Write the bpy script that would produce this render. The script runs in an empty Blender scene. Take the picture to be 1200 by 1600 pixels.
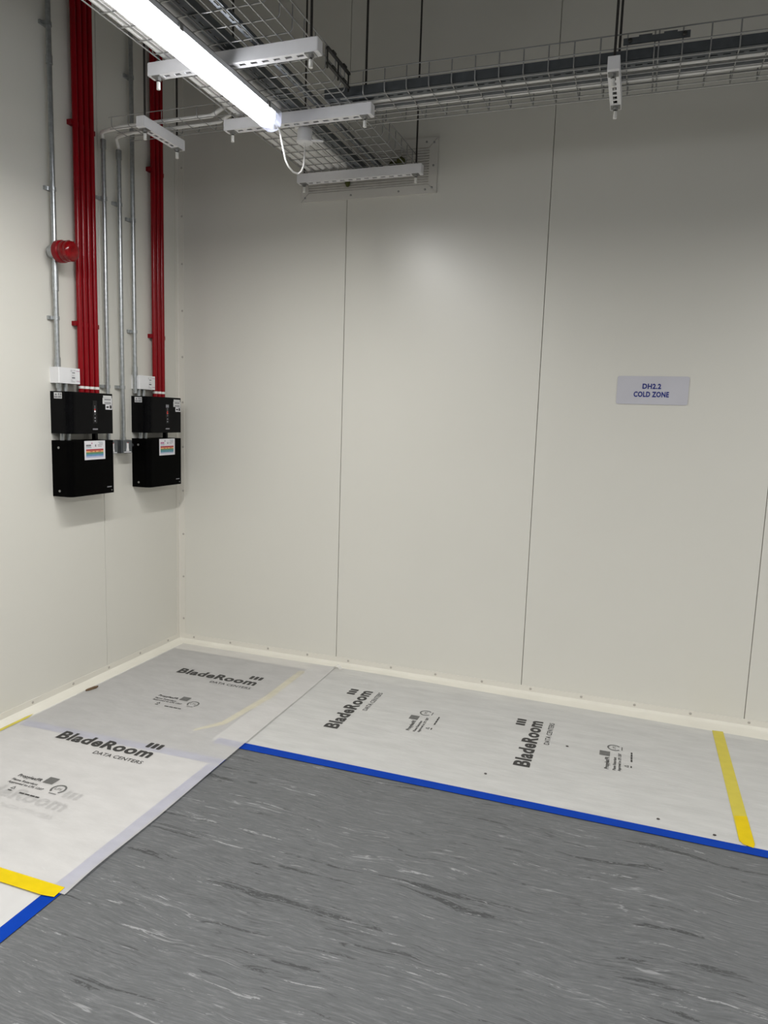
import bpy, math, random
from mathutils import Matrix, Vector

random.seed(7)
scene = bpy.context.scene
col = scene.collection
PI = math.pi

# ------------------------------------------------------------------ camera
CAM_POS = Vector((2.9314, -4.1102, 1.6))
RIGHT = Vector((0.942347, 0.33307356, 0.03231326))
DOWN = Vector((0.07409601, -0.11351598, -0.99076935))
FWD = Vector((-0.326331, 0.9360428, -0.13165087))
cam_data = bpy.data.cameras.new('camera')
cam_data.sensor_fit = 'VERTICAL'
cam_data.sensor_height = 36.0
cam_data.lens = 1107.0 / 1600.0 * 36.0
cam_data.clip_start = 0.05
cam = bpy.data.objects.new('camera', cam_data)
col.objects.link(cam)
m = Matrix.Identity(4)
for i in range(3):
    m[i][0] = RIGHT[i]; m[i][1] = -DOWN[i]; m[i][2] = -FWD[i]; m[i][3] = CAM_POS[i]
cam.matrix_world = m
scene.camera = cam

# ------------------------------------------------------------------ world and view
world = bpy.data.worlds.new('world')
scene.world = world
world.use_nodes = True
bg = world.node_tree.nodes['Background']
bg.inputs[0].default_value = (0.8, 0.85, 0.9, 1)
bg.inputs[1].default_value = 0.05
scene.view_settings.view_transform = 'Standard'
scene.view_settings.look = 'None'
scene.view_settings.gamma = 1.0
scene.view_settings.use_curve_mapping = False
scene.view_settings.exposure = 0.0
scene.cycles.max_bounces = 8
scene.cycles.glossy_bounces = 3
LAMP = 10.5             # glow of the batten diffusers
LAMP_W = 31.5          # light each batten throws downward

# ------------------------------------------------------------------ materials
def mat(name, color, rough=0.5, metal=0.0, var=0.0, vscale=8.0, bump=0.0, bscale=60.0,
        stretch=(1, 1, 1), spec=0.5, transp=0.0, emit=0.0, coat=0.0, trans=0.0, crease=0.0):
    M_ = bpy.data.materials.new(name)
    M_.use_nodes = True
    nt = M_.node_tree
    b = nt.nodes['Principled BSDF']
    out = nt.nodes['Material Output']
    b.inputs['Base Color'].default_value = (*color, 1)
    b.inputs['Roughness'].default_value = rough
    b.inputs['Metallic'].default_value = metal
    b.inputs['Specular IOR Level'].default_value = spec
    b.inputs['Coat Weight'].default_value = coat
    tc = nt.nodes.new('ShaderNodeTexCoord')
    mp = nt.nodes.new('ShaderNodeMapping')
    mp.inputs['Scale'].default_value = stretch
    nt.links.new(tc.outputs['Object'], mp.inputs['Vector'])
    if var > 0:
        n = nt.nodes.new('ShaderNodeTexNoise')
        n.inputs['Scale'].default_value = vscale
        n.inputs['Detail'].default_value = 5
        nt.links.new(mp.outputs[0], n.inputs['Vector'])
        r = nt.nodes.new('ShaderNodeValToRGB')
        lo = tuple(max(0, c * (1 - var)) for c in color); hi = tuple(min(1, c * (1 + var)) for c in color)
        r.color_ramp.elements[0].position = 0.3; r.color_ramp.elements[0].color = (*lo, 1)
        r.color_ramp.elements[1].position = 0.7; r.color_ramp.elements[1].color = (*hi, 1)
        nt.links.new(n.outputs['Fac'], r.inputs['Fac'])
        nt.links.new(r.outputs['Color'], b.inputs['Base Color'])
    if crease > 0:      # small whitened crease marks in the sheet
        n3 = nt.nodes.new('ShaderNodeTexNoise'); n3.inputs['Scale'].default_value = 26; n3.inputs['Detail'].default_value = 3; n3.inputs['Distortion'].default_value = 1.5
        nt.links.new(mp.outputs[0], n3.inputs['Vector'])
        r3 = nt.nodes.new('ShaderNodeMapRange'); r3.inputs['From Min'].default_value = 0.66; r3.inputs['From Max'].default_value = 0.74; r3.inputs['To Max'].default_value = crease
        nt.links.new(n3.outputs['Fac'], r3.inputs['Value'])
        x3 = nt.nodes.new('ShaderNodeMixRGB'); x3.inputs[2].default_value = (0.95, 0.95, 0.94, 1)
        src3 = b.inputs['Base Color'].links[0].from_socket
        nt.links.new(r3.outputs[0], x3.inputs[0]); nt.links.new(src3, x3.inputs[1]); nt.links.new(x3.outputs[0], b.inputs['Base Color'])
    if bump > 0:
        n2 = nt.nodes.new('ShaderNodeTexNoise')
        n2.inputs['Scale'].default_value = bscale
        n2.inputs['Detail'].default_value = 4
        nt.links.new(mp.outputs[0], n2.inputs['Vector'])
        bp = nt.nodes.new('ShaderNodeBump')
        bp.inputs['Strength'].default_value = bump
        bp.inputs['Distance'].default_value = 0.004
        nt.links.new(n2.outputs['Fac'], bp.inputs['Height'])
        nt.links.new(bp.outputs['Normal'], b.inputs['Normal'])
    if emit > 0:
        b.inputs['Emission Color'].default_value = (*color, 1)
        b.inputs['Emission Strength'].default_value = emit
    if transp > 0:
        t = nt.nodes.new('ShaderNodeBsdfTransparent')
        mx = nt.nodes.new('ShaderNodeMixShader')
        mx.inputs[0].default_value = transp
        src = b.outputs[0]
        if trans > 0:
            tl = nt.nodes.new('ShaderNodeBsdfTranslucent'); tl.inputs['Color'].default_value = (*color, 1)
            m2 = nt.nodes.new('ShaderNodeMixShader'); m2.inputs[0].default_value = trans
            nt.links.new(src, m2.inputs[1]); nt.links.new(tl.outputs[0], m2.inputs[2]); src = m2.outputs[0]
        nt.links.new(src, mx.inputs[1]); nt.links.new(t.outputs[0], mx.inputs[2])
        nt.links.new(mx.outputs[0], out.inputs['Surface'])
    return M_

def vinyl_floor():
    M_ = bpy.data.materials.new('streaked_vinyl')
    M_.use_nodes = True
    nt = M_.node_tree; L = nt.links.new
    b = nt.nodes['Principled BSDF']
    tc = nt.nodes.new('ShaderNodeTexCoord')
    warp = nt.nodes.new('ShaderNodeTexNoise'); warp.inputs['Scale'].default_value = 1.7; warp.inputs['Detail'].default_value = 3
    L(tc.outputs['Object'], warp.inputs['Vector'])
    sub = nt.nodes.new('ShaderNodeVectorMath'); sub.operation = 'SUBTRACT'; sub.inputs[1].default_value = (0.5, 0.5, 0.5)
    L(warp.outputs['Color'], sub.inputs[0])
    sc = nt.nodes.new('ShaderNodeVectorMath'); sc.operation = 'SCALE'; sc.inputs['Scale'].default_value = 0.13
    L(sub.outputs[0], sc.inputs[0])
    add = nt.nodes.new('ShaderNodeVectorMath'); add.operation = 'ADD'
    L(tc.outputs['Object'], add.inputs[0]); L(sc.outputs[0], add.inputs[1])
    def streak(sx, sy, scale, detail, rot, off, lo, hi, rough=0.6, dist=0.0):
        mp = nt.nodes.new('ShaderNodeMapping')
        mp.inputs['Rotation'].default_value = (0, 0, math.radians(rot))
        mp.inputs['Location'].default_value = (off, off * 0.7, off * .3)
        mp.inputs['Scale'].default_value = (sx, sy, 1)
        L(add.outputs[0], mp.inputs['Vector'])
        n = nt.nodes.new('ShaderNodeTexNoise')
        n.inputs['Scale'].default_value = scale; n.inputs['Detail'].default_value = detail
        n.inputs['Roughness'].default_value = rough; n.inputs['Distortion'].default_value = dist
        L(mp.outputs[0], n.inputs['Vector'])
        r = nt.nodes.new('ShaderNodeMapRange'); r.interpolation_type = 'SMOOTHSTEP'
        r.inputs['From Min'].default_value = lo; r.inputs['From Max'].default_value = hi
        L(n.outputs['Fac'], r.inputs['Value'])
        return r.outputs[0]
    base = nt.nodes.new('ShaderNodeRGB'); base.outputs[0].default_value = (0.130, 0.135, 0.139, 1)
    def mix(c, fac, colr, amt):
        mul = nt.nodes.new('ShaderNodeMath'); mul.operation = 'MULTIPLY'; mul.inputs[1].default_value = amt
        L(fac, mul.inputs[0])
        x = nt.nodes.new('ShaderNodeMixRGB')
        L(mul.outputs[0], x.inputs[0]); L(c, x.inputs[1]); x.inputs[2].default_value = (*colr, 1)
        return x.outputs[0]
    def both(a_, b_):
        k = nt.nodes.new('ShaderNodeMath'); k.operation = 'MULTIPLY'
        L(a_, k.inputs[0]); L(b_, k.inputs[1]); return k.outputs[0]
    c = base.outputs[0]
    def ridge(sx, sy, scale, off, wdt, rot=6):
        v = streak(sx, sy, scale, 5, rot, off, 0.0, 1.0, 0.55, 0.4)
        d1 = nt.nodes.new('ShaderNodeMath'); d1.operation = 'SUBTRACT'; L(v, d1.inputs[0]); d1.inputs[1].default_value = 0.5
        d2 = nt.nodes.new('ShaderNodeMath'); d2.operation = 'ABSOLUTE'; L(d1.outputs[0], d2.inputs[0])
        r = nt.nodes.new('ShaderNodeMapRange'); r.interpolation_type = 'SMOOTHSTEP'
        r.inputs['From Min'].default_value = wdt; r.inputs['From Max'].default_value = 0.0
        L(d2.outputs[0], r.inputs['Value']); return r.outputs[0]
    c = mix(c, streak(0.8, 7, 1.6, 4, 6, 3.1, 0.35, 0.7), (0.120, 0.124, 0.127), 0.75)            # broad soft tone
    c = mix(c, streak(5, 60, 2.4, 6, 6, 1.3, 0.45, 0.72, 0.75), (0.235, 0.24, 0.245), 0.65)        # fibrous pale grain
    c = mix(c, streak(4, 56, 2.6, 6, 6, 9.7, 0.46, 0.74, 0.75), (0.068, 0.071, 0.075), 0.65)        # fibrous dark grain
    c = mix(c, both(ridge(0.9, 11, 1.6, 5.0, 0.020), streak(0.9, 6, 2.2, 5, 6, 71.0, 0.52, 0.62)), (0.33, 0.335, 0.34), 0.75)   # long thin pale veins
    c = mix(c, both(ridge(0.8, 10, 1.7, 15.0, 0.022), streak(0.9, 6, 2.2, 5, 6, 81.0, 0.52, 0.62)), (0.065, 0.067, 0.07), 0.75)  # long thin dark veins
    c = mix(c, both(streak(1.1, 13, 1.9, 6, 8, 21.0, 0.61, 0.64, 0.62, 0.8), streak(18, 60, 3.0, 3, 7, 4.0, 0.36, 0.5, 0.7)), (0.048, 0.05, 0.052), 0.85)      # dark smears
    c = mix(c, both(streak(1.6, 20, 2.0, 6, 6, 33.0, 0.625, 0.655, 0.68, 0.9), streak(14, 50, 3.0, 3, 7, 14.0, 0.40, 0.52, 0.7)), (0.36, 0.365, 0.37), 0.8)     # pale smears
    c = mix(c, both(streak(4.5, 34, 2.6, 6, 5, 47.0, 0.615, 0.645, 0.72, 0.8), streak(1.0, 5, 2.2, 4, 7, 18.0, 0.52, 0.66)), (0.36, 0.365, 0.37), 0.6)         # pale flecks in clusters
    c = mix(c, both(streak(4.0, 34, 2.6, 6, 8, 57.0, 0.61, 0.645, 0.72, 0.8), streak(1.0, 5, 2.2, 4, 7, 28.0, 0.48, 0.6)), (0.06, 0.062, 0.065), 0.7)          # dark flecks in clusters
    L(c, b.inputs['Base Color'])
    b.inputs['Roughness'].default_value = 0.5
    b.inputs['Specular IOR Level'].default_value = 0.4
    n2 = nt.nodes.new('ShaderNodeTexNoise'); n2.inputs['Scale'].default_value = 220
    L(tc.outputs['Object'], n2.inputs['Vector'])
    bp = nt.nodes.new('ShaderNodeBump'); bp.inputs['Strength'].default_value = 0.08; bp.inputs['Distance'].default_value = 0.002
    L(n2.outputs['Fac'], bp.inputs['Height']); L(bp.outputs[0], b.inputs['Normal'])
    return M_

MT = {}
MT['panel'] = mat('painted_panel', (0.71, 0.695, 0.635), 0.32, var=0.012, vscale=1.5, spec=0.5)
MT['joint'] = mat('joint_shadow_gap', (0.10, 0.10, 0.10), 0.8, var=0.1)
MT['trim'] = mat('painted_trim', (0.74, 0.715, 0.65), 0.4, var=0.015, vscale=3)
MT['cove'] = mat('cream_vinyl_cove', (0.80, 0.775, 0.69), 0.45, var=0.04, vscale=5)
MT['ceiling'] = mat('dimmed_ceiling_grey', (0.22, 0.22, 0.21), 0.8, var=0.03)  # unseen ceiling darkened to hold bounced light off the upper walls
MT['farwall'] = mat('dimmed_far_wall_grey', (0.28, 0.28, 0.27), 0.5, var=0.02)  # unseen walls kept grey so that less light bounces back
MT['rivet'] = mat('rivet_head', (0.50, 0.47, 0.43), 0.4, metal=0.4, var=0.05)
MT['floor'] = vinyl_floor()
MT['sheet'] = mat('woven_polypropylene_sheet', (0.79, 0.775, 0.76), 0.5, var=0.06, vscale=7, bump=0.6, bscale=18, stretch=(1, 2.2, 1), transp=0.36, trans=0.12, crease=0.35)
MT['sheet_u'] = mat('woven_polypropylene_sheet_lower', (0.70, 0.69, 0.68), 0.5, var=0.05, vscale=3.5, bump=0.3, bscale=16, stretch=(2.2, 1, 1), transp=0.16)
MT['sheet_b'] = mat('woven_polypropylene_sheet_crosswise', (0.68, 0.675, 0.655), 0.5, var=0.07, vscale=5, bump=0.55, bscale=16, stretch=(1, 4, 1), transp=0.20, crease=0.25)
MT['ink'] = mat('black_print_ink', (0.035, 0.034, 0.033), 0.6, var=0.2, vscale=40)
MT['ink_grey'] = mat('grey_print_ink', (0.13, 0.13, 0.125), 0.6, var=0.25, vscale=150)
MT['blue'] = mat('blue_tape', (0.003, 0.045, 0.36), 0.5, spec=0.05, var=0.08, vscale=12, bump=0.05, bscale=40)
MT['yellow'] = mat('yellow_tape', (0.80, 0.59, 0.003), 0.45, spec=0.15, var=0.06, vscale=20, bump=0.06, bscale=40, transp=0.13)
MT['yellow_thin'] = mat('thin_yellow_tape', (0.74, 0.63, 0.07), 0.4, var=0.05, vscale=20, bump=0.06, bscale=40, transp=0.22)
MT['white'] = mat('white_plastic', (0.80, 0.80, 0.81), 0.4, var=0.01)
MT['powder'] = mat('white_powder_coat', (0.84, 0.835, 0.85), 0.38, var=0.02, vscale=20)
MT['cap'] = mat('pale_cap_plastic', (0.85, 0.84, 0.80), 0.45, var=0.02)
MT['black'] = mat('black_casing_plastic', (0.0025, 0.0025, 0.003), 0.2, spec=0.10, var=0.2, vscale=20, bump=0.02, bscale=300)
MT['black_b'] = mat('black_casing_cover', (0.0012, 0.0012, 0.0012), 0.45, spec=0.03, var=0.2, vscale=20)
MT['red'] = mat('red_pipe_plastic', (0.25, 0.0015, 0.006), 0.22, spec=0.3, var=0.06, vscale=6)
MT['redclip'] = mat('red_clip_plastic', (0.25, 0.002, 0.008), 0.4, spec=0.25, var=0.05)
MT['redlens'] = mat('red_beacon_plastic', (0.20, 0.002, 0.004), 0.15, var=0.35, vscale=30, spec=0.4)
MT['galv'] = mat('galvanised_steel', (0.46, 0.48, 0.49), 0.32, metal=0.9, var=0.14, vscale=55, bump=0.05, bscale=90)
MT['galv_dark'] = mat('dull_galvanised_steel', (0.17, 0.185, 0.20), 0.40, metal=0.85, var=0.10, vscale=25, bump=0.05, bscale=60)
MT['wire'] = mat('zinc_plated_wire', (0.40, 0.40, 0.395), 0.38, metal=0.75, var=0.06, vscale=30)
MT['darkwire'] = mat('shade_dark_steel', (0.035, 0.034, 0.03), 0.5, metal=0.3, var=0.1, vscale=40)  # near-black stands in for the shadow on the wide basket's coupler
MT['rod'] = mat('threaded_rod_steel', (0.055, 0.05, 0.047), 0.5, metal=0.6, var=0.2, vscale=200, bump=0.6, bscale=500)
MT['nut'] = mat('zinc_nut', (0.33, 0.33, 0.32), 0.4, metal=0.8, var=0.1, vscale=60)
MT['cable'] = mat('white_cable_sheath', (0.88, 0.87, 0.85), 0.45, var=0.03, vscale=8)
MT['lampbody'] = mat('grey_lamp_housing', (0.62, 0.63, 0.66), 0.4, var=0.02)
MT['lampcap'] = mat('clear_grey_end_cap', (0.70, 0.71, 0.78), 0.25, var=0.05, transp=0.2)
MT['lampend'] = mat('diffuser_end_frost', (0.80, 0.83, 0.92), 0.3, var=0.03, emit=0.6)
MT['lens'] = mat('lit_opal_diffuser', (0.93, 0.95, 1.0), 0.4, emit=LAMP)
MT['sign'] = mat('brushed_pale_sign', (0.56, 0.555, 0.60), 0.4, var=0.03, vscale=6)
MT['signedge'] = mat('sign_backing', (0.62, 0.62, 0.64), 0.5, var=0.02)
MT['navy'] = mat('navy_lettering', (0.012, 0.022, 0.20), 0.5, var=0.05)
MT['label'] = mat('white_label_paper', (0.62, 0.62, 0.62), 0.5, var=0.04, vscale=60)
MT['label_b'] = mat('bright_label_paper', (0.78, 0.77, 0.80), 0.5, var=0.02, vscale=60)
MT['l_red'] = mat('red_band_print', (0.42, 0.03, 0.05), 0.5, var=0.1, vscale=80)
MT['l_orange'] = mat('orange_band_print', (0.75, 0.38, 0.16), 0.5, var=0.12, vscale=90)
MT['l_green'] = mat('green_band_print', (0.10, 0.27, 0.12), 0.5, var=0.1, vscale=80)
MT['l_teal'] = mat('teal_band_print', (0.10, 0.28, 0.36), 0.5, var=0.1, vscale=80)
MT['l_blue'] = mat('blue_band_print', (0.16, 0.28, 0.55), 0.5, var=0.1, vscale=80)
MT['l_lilac'] = mat('lilac_band_print', (0.50, 0.52, 0.68), 0.5, var=0.1, vscale=80)
MT['l_pink'] = mat('pink_mark_print', (0.50, 0.20, 0.34), 0.5, var=0.1, vscale=80)
MT['l_grey'] = mat('grey_mark_print', (0.22, 0.22, 0.24), 0.5, var=0.1, vscale=80)
MT['led'] = mat('white_indicator_light', (0.9, 0.85, 0.85), 0.4, emit=0.7)
MT['ledred'] = mat('red_indicator_light', (0.7, 0.05, 0.04), 0.4, emit=0.4)
MT['smoke'] = mat('smoked_display_window', (0.010, 0.010, 0.011), 0.2, spec=0.2, var=0.3, vscale=60)
MT['olive'] = mat('olive_green_foam', (0.09, 0.10, 0.02), 0.8, var=0.4, vscale=60, bump=0.6, bscale=80)
MT['brown'] = mat('brown_card_scrap', (0.14, 0.085, 0.045), 0.8, var=0.3, vscale=60)
MT['speck'] = mat('dark_grit', (0.08, 0.07, 0.065), 0.8, var=0.3, vscale=80)
MT['plate'] = mat('cream_plate', (0.66, 0.64, 0.595), 0.45, var=0.02, vscale=6)
MT['bristle'] = mat('cream_brush_strip', (0.62, 0.60, 0.56), 0.6, var=0.06, vscale=30)

# ------------------------------------------------------------------ mesh helpers
class MB:
    def __init__(self):
        self.v = []; self.f = []
    def add(self, vs, fs):
        o = len(self.v); self.v += [tuple(p) for p in vs]; self.f += [tuple(i + o for i in q) for q in fs]
        return self
    def box(self, x0, x1, y0, y1, z0, z1):
        vs = [(x, y, z) for z in (z0, z1) for y in (y0, y1) for x in (x0, x1)]
        return self.add(vs, [(0, 2, 3, 1), (4, 5, 7, 6), (0, 1, 5, 4), (2, 6, 7, 3), (0, 4, 6, 2), (1, 3, 7, 5)])
    def tube(self, pts, r, n=8, caps=True):
        pts = [Vector(p) for p in pts]; rings = []
        rs = r if isinstance(r, (list, tuple)) else [r] * len(pts)
        prev = None
        for i, p in enumerate(pts):
            a = pts[max(i - 1, 0)]; b = pts[min(i + 1, len(pts) - 1)]
            t = (b - a).normalized()
            if prev is None:
                u = Vector((0, 0, 1)) if abs(t.z) < 0.9 else Vector((1, 0, 0))
                u = (u - t * u.dot(t)).normalized()
            else:
                u = (prev - t * prev.dot(t)).normalized()
            prev = u; w = t.cross(u)
            rings.append([p + (u * math.cos(2 * PI * k / n) + w * math.sin(2 * PI * k / n)) * rs[i] for k in range(n)])
        vs = [q for ring in rings for q in ring]; fs = []
        for i in range(len(pts) - 1):
            for k in range(n):
                k2 = (k + 1) % n
                fs.append((i * n + k, i * n + k2, (i + 1) * n + k2, (i + 1) * n + k))
        if caps:
            fs.append(tuple(reversed(range(n)))); fs.append(tuple(range((len(pts) - 1) * n, len(pts) * n)))
        return self.add(vs, fs)
    def lathe(self, prof, origin, axis='z', n=24):
        """prof: list of (radius, distance along axis)"""
        o = Vector(origin); vs = []; fs = []
        for r, h in prof:
            for k in range(n):
                c, s = math.cos(2 * PI * k / n) * r, math.sin(2 * PI * k / n) * r
                p = {'z': (c, s, h), 'x': (h, c, s), 'y': (s, h, c)}[axis]
                vs.append(o + Vector(p))
        for i in range(len(prof) - 1):
            for k in range(n):
                k2 = (k + 1) % n
                fs.append((i * n + k, i * n + k2, (i + 1) * n + k2, (i + 1) * n + k))
        fs.append(tuple(reversed(range(n)))); fs.append(tuple(range((len(prof) - 1) * n, len(prof) * n)))
        return self.add(vs, fs)
    def prism(self, poly, fn, lo, hi):
        """poly: 2D outline; fn(a, b, h) -> 3D"""
        n = len(poly)
        vs = [fn(a, b, lo) for a, b in poly] + [fn(a, b, hi) for a, b in poly]
        fs = [tuple(reversed(range(n))), tuple(range(n, 2 * n))] + [(i, (i + 1) % n, n + (i + 1) % n, n + i) for i in range(n)]
        return self.add(vs, fs)
    def mesh(self, name, material, smooth=False):
        me = bpy.data.meshes.new(name)
        me.from_pydata(self.v, [], self.f); me.update()
        import bmesh
        bm = bmesh.new(); bm.from_mesh(me); bmesh.ops.recalc_face_normals(bm, faces=bm.faces)
        bm.to_mesh(me); bm.free()
        me.materials.append(MT[material])
        if smooth:
            me.polygons.foreach_set('use_smooth', [True] * len(me.polygons))
            try: me.set_sharp_from_angle(angle=math.radians(40))
            except Exception: pass
        return me
    def build(self, name, material, parent=None, smooth=False):
        return link(name, self.mesh(name, material, smooth), parent)

def link(name, data, parent=None, loc=None):
    o = bpy.data.objects.new(name, data); col.objects.link(o)
    if parent is not None: o.parent = parent
    if loc is not None: o.location = loc
    return o
def tag(o, label=None, cat=None, group=None, kind=None):
    if label: o['label'] = label
    if cat: o['category'] = cat
    if group: o['group'] = group
    if kind: o['kind'] = kind
    return o
def thing(name, label, cat, loc=(0, 0, 0), group=None):
    o = bpy.data.objects.new(name, None); col.objects.link(o); o.location = loc; o.empty_display_size = 0.05
    return tag(o, label, cat, group)
def struct(o, label, cat):
    return tag(o, label, cat, kind='structure')

def text_mesh(body, width, cap, bold=0.0, cap_ref=None, narrow=None):
    """Flat lettering as vertex/face lists in (u, v): starts at u=0, baseline v=0, scaled to width and cap height."""
    cu = bpy.data.curves.new('lettering_source', 'FONT')
    cu.body = body; cu.size = 1.0; cu.offset = bold; cu.resolution_u = 3; cu.space_character = 1.0 + bold * 2.2
    ob = bpy.data.objects.new('lettering_source', cu)
    col.objects.link(ob)
    dg = bpy.context.evaluated_depsgraph_get(); dg.update()
    me = bpy.data.meshes.new_from_object(ob.evaluated_get(dg))
    vs = [(v.co.x, v.co.y) for v in me.vertices]; fs = [tuple(p.vertices) for p in me.polygons]
    bpy.data.objects.remove(ob); bpy.data.curves.remove(cu); bpy.data.meshes.remove(me)
    x0 = min(p[0] for p in vs); x1 = max(p[0] for p in vs)
    sx = width / (x1 - x0); sy = cap / 0.70
    return [((p[0] - x0) * sx, p[1] * sy) for p in vs], fs
def flat(parent, name, material, uvs, faces, fn):
    me = bpy.data.meshes.new(name)
    me.from_pydata([fn(u, v) for u, v in uvs], [], faces); me.update()
    me.materials.append(MT[material])
    return link(name, me, parent)
def quad(u0, u1, v0, v1, shear=0.0):
    return [(u0, v0), (u1, v0), (u1 + shear, v1), (u0 + shear, v1)], [(0, 1, 2, 3)]

# ------------------------------------------------------------------ room shell
ZC = 4.35; XR = 6.0; YF = -7.8
fl = MB().box(-0.12, XR + 0.12, YF - 0.12, 0.12, -0.1, 0.0).build('floor', 'floor')
struct(fl, 'grey vinyl floor with dark and pale streaks', 'floor')
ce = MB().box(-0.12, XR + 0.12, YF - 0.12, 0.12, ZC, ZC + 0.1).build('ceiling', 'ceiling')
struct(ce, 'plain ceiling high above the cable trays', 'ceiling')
wb = MB().box(-0.12, XR + 0.12, 0.02, 0.12, 0, ZC).build('wall_back', 'joint')
struct(wb, 'cream panelled wall carrying the cold zone sign', 'wall')
wl = MB().box(-0.12, -0.02, YF - 0.12, 0.02, 0, ZC).build('wall_left', 'joint')
struct(wl, 'cream panelled wall behind the red pipes and black detector boxes', 'wall')
struct(MB().box(XR, XR + 0.12, YF - 0.12, 0.02, 0, ZC).build('wall_right', 'farwall'), 'unseen wall on the far right of the room, greyed to cut bounced light', 'wall')
struct(MB().box(0, XR, YF - 0.12, YF, 0, ZC).build('wall_front', 'farwall'), 'unseen wall behind the viewer, greyed to cut bounced light', 'wall')
G = 0.0014
def panel_y(x0, x1):
    MB().prism([(x0 + G, 0.02), (x0 + G, 0.002), (x0 + G + .002, 0), (x1 - G - .002, 0), (x1 - G, 0.002), (x1 - G, 0.02)],
               lambda a, b, h: (a, b, h), 0.0, ZC).build('panel', 'panel', wb)
def panel_x(y0, y1):
    MB().prism([(y0 + G, -0.02), (y0 + G, -0.002), (y0 + G + .002, 0), (y1 - G - .002, 0), (y1 - G, -0.002), (y1 - G, -0.02)],
               lambda a, b, h: (b, a, h), 0.0, ZC).build('panel', 'panel', wl)
for k in range(5): panel_y(1.2 * k, 1.2 * (k + 1))
ys = [0.02, -0.73, -1.93, -3.13, -4.33, -5.53, -6.73, YF]
for a, b in zip(ys[:-1], ys[1:]): panel_x(b, a)

def rivet_mesh():
    return MB().lathe([(0.0075, 0.0), (0.0070, 0.0016), (0.0045, 0.003), (0.001, 0.0034)], (0, 0, 0), 'z', 10).mesh('rivet', 'rivet', True)
RV = rivet_mesh()
def rivet(parent, p, facing):
    o = link('rivet', RV, parent, p)
    o.rotation_euler = {'-y': (PI / 2, 0, 0), '+x': (0, PI / 2, 0)}[facing]
bb = MB().box(0.004, XR, -0.004, 0.0, 0.012, 0.050).build('baseboard_back', 'trim')
struct(bb, 'cream metal skirting strip along the sign wall', 'baseboard')
MB().prism([(0, 0.0), (0.0, 0.019), (-0.006, 0.017), (-0.012, 0.010), (-0.03, 0.005), (-0.078, 0.0009), (-0.17, 0.0005), (-0.17, 0.0)],
           lambda a, b, h: (h, a, b), 0.0, XR).build('cove', 'cove', bb, True)
x = 0.12
while x < 4.6:
    rivet(bb, (x, -0.004, 0.034), '-y'); x += 0.292
bl = MB().box(0.0, 0.004, YF, -0.004, 0.012, 0.050).build('baseboard_left', 'trim')
struct(bl, 'cream metal skirting strip along the pipe wall', 'baseboard')
MB().prism([(0, 0.0), (0.0, 0.019), (0.006, 0.017), (0.012, 0.010), (0.03, 0.005), (0.078, 0.0006), (0.078, 0.0)],
           lambda a, b, h: (a, h, b), YF, 0.0).build('cove', 'cove', bl, True)
y = -0.14
while y > -3.0:
    rivet(bl, (0.004, y, 0.034), '+x'); y -= 0.292
tr = MB().prism([(0, 0), (0.048, 0), (0.048, -0.003), (0.006, -0.003), (0.003, -0.006), (0.003, -0.03), (0, -0.03)],
                lambda a, b, h: (a, b, h), 0.05, ZC).build('trim_1', 'trim')
struct(tr, 'cream angle trim riveted up the room corner', 'trim')
z = 0.16
while z < ZC - 0.1:
    rivet(tr, (0.036, -0.003, z), '-y'); z += 0.30

# ------------------------------------------------------------------ batten lamps
def batten(y1, y0, label, detail=True, xc=1.293):
    """LED batten along y from y1 (far) to y0 (near); its base is the top of the housing."""
    t = thing('batten_light', label, 'ceiling light', (xc, y1, 2.948), 'batten lights under the cable basket')
    Ln = y1 - y0
    hw = 0.046
    MB().prism([(-0.032, 0.0), (0.032, 0.0), (hw, -0.014), (hw, -0.032), (-hw, -0.032), (-hw, -0.014)],
               lambda a, b, h: (a, h, b), -Ln, -0.02).build('housing', 'lampbody', t)
    prof = [(hw - 0.002, -0.032)]
    for k in range(0, 9):
        a = PI * k / 8
        prof.append(((hw - 0.003) * math.cos(a), -0.056 - 0.034 * math.sin(a)))
    prof.append((-hw + 0.002, -0.032))
    MB().prism(prof, lambda a, b, h: (a, h, b), -Ln + 0.05, -0.055).build('diffuser', 'lens', t, True)
    for s0, s1 in ((-0.055, 0.0), (-Ln - 0.0, -Ln + 0.05)):
        big = [(a * 1.06, -0.032 + (b + 0.032) * 1.05) for a, b in prof] + [(-hw * 1.02, -0.014), (-0.03, -0.002), (0.03, -0.002), (hw * 1.02, -0.014)]
        MB().prism(big, lambda a, b, h: (a, h, b), s0, s1).build('end_cap', 'lampcap', t, True)
    if xc > 3:
        for q in (-0.25, -Ln + 0.25):
            MB().tube([(0, q, -0.002), (0, q, ZC - 2.948)], 0.004, 8).build('suspension_rod', 'rod', t, True)
    ld = bpy.data.lights.new('batten_light_beam', 'AREA')
    ld.shape = 'RECTANGLE'; ld.size = 0.07; ld.size_y = Ln - 0.12; ld.energy = LAMP_W; ld.spread = math.radians(172); ld.color = (1.0, 0.99, 0.965)
    lo = bpy.data.objects.new('light_strip', ld); col.objects.link(lo); lo.parent = t
    lo.location = (0, -Ln / 2, -0.0925)
    if detail:
        for q in (-0.12, -0.75, -Ln + 0.2):
            for s in (-1, 1):
                MB().box(min(s * hw, s * (hw + .006)), max(s * hw, s * (hw + .006)), q - 0.010, q + 0.010, -0.040, -0.016).build('latch_clip', 'nut', t)
        MB().lathe([(0.011, 0.0), (0.011, 0.016), (0.007, 0.018), (0.007, 0.026)], (0.018, 0.0, -0.072), 'y', 12).build('cable_gland', 'white', t, True)
    return t
batten(-1.105, -2.625, 'lit white batten light ending beside the looping white flex')
batten(-2.95, -4.47, 'lit batten light next along the same cable basket, above the viewer', False)
batten(-4.80, -6.32, 'lit batten light at the near end of the cable basket', False)
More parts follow.
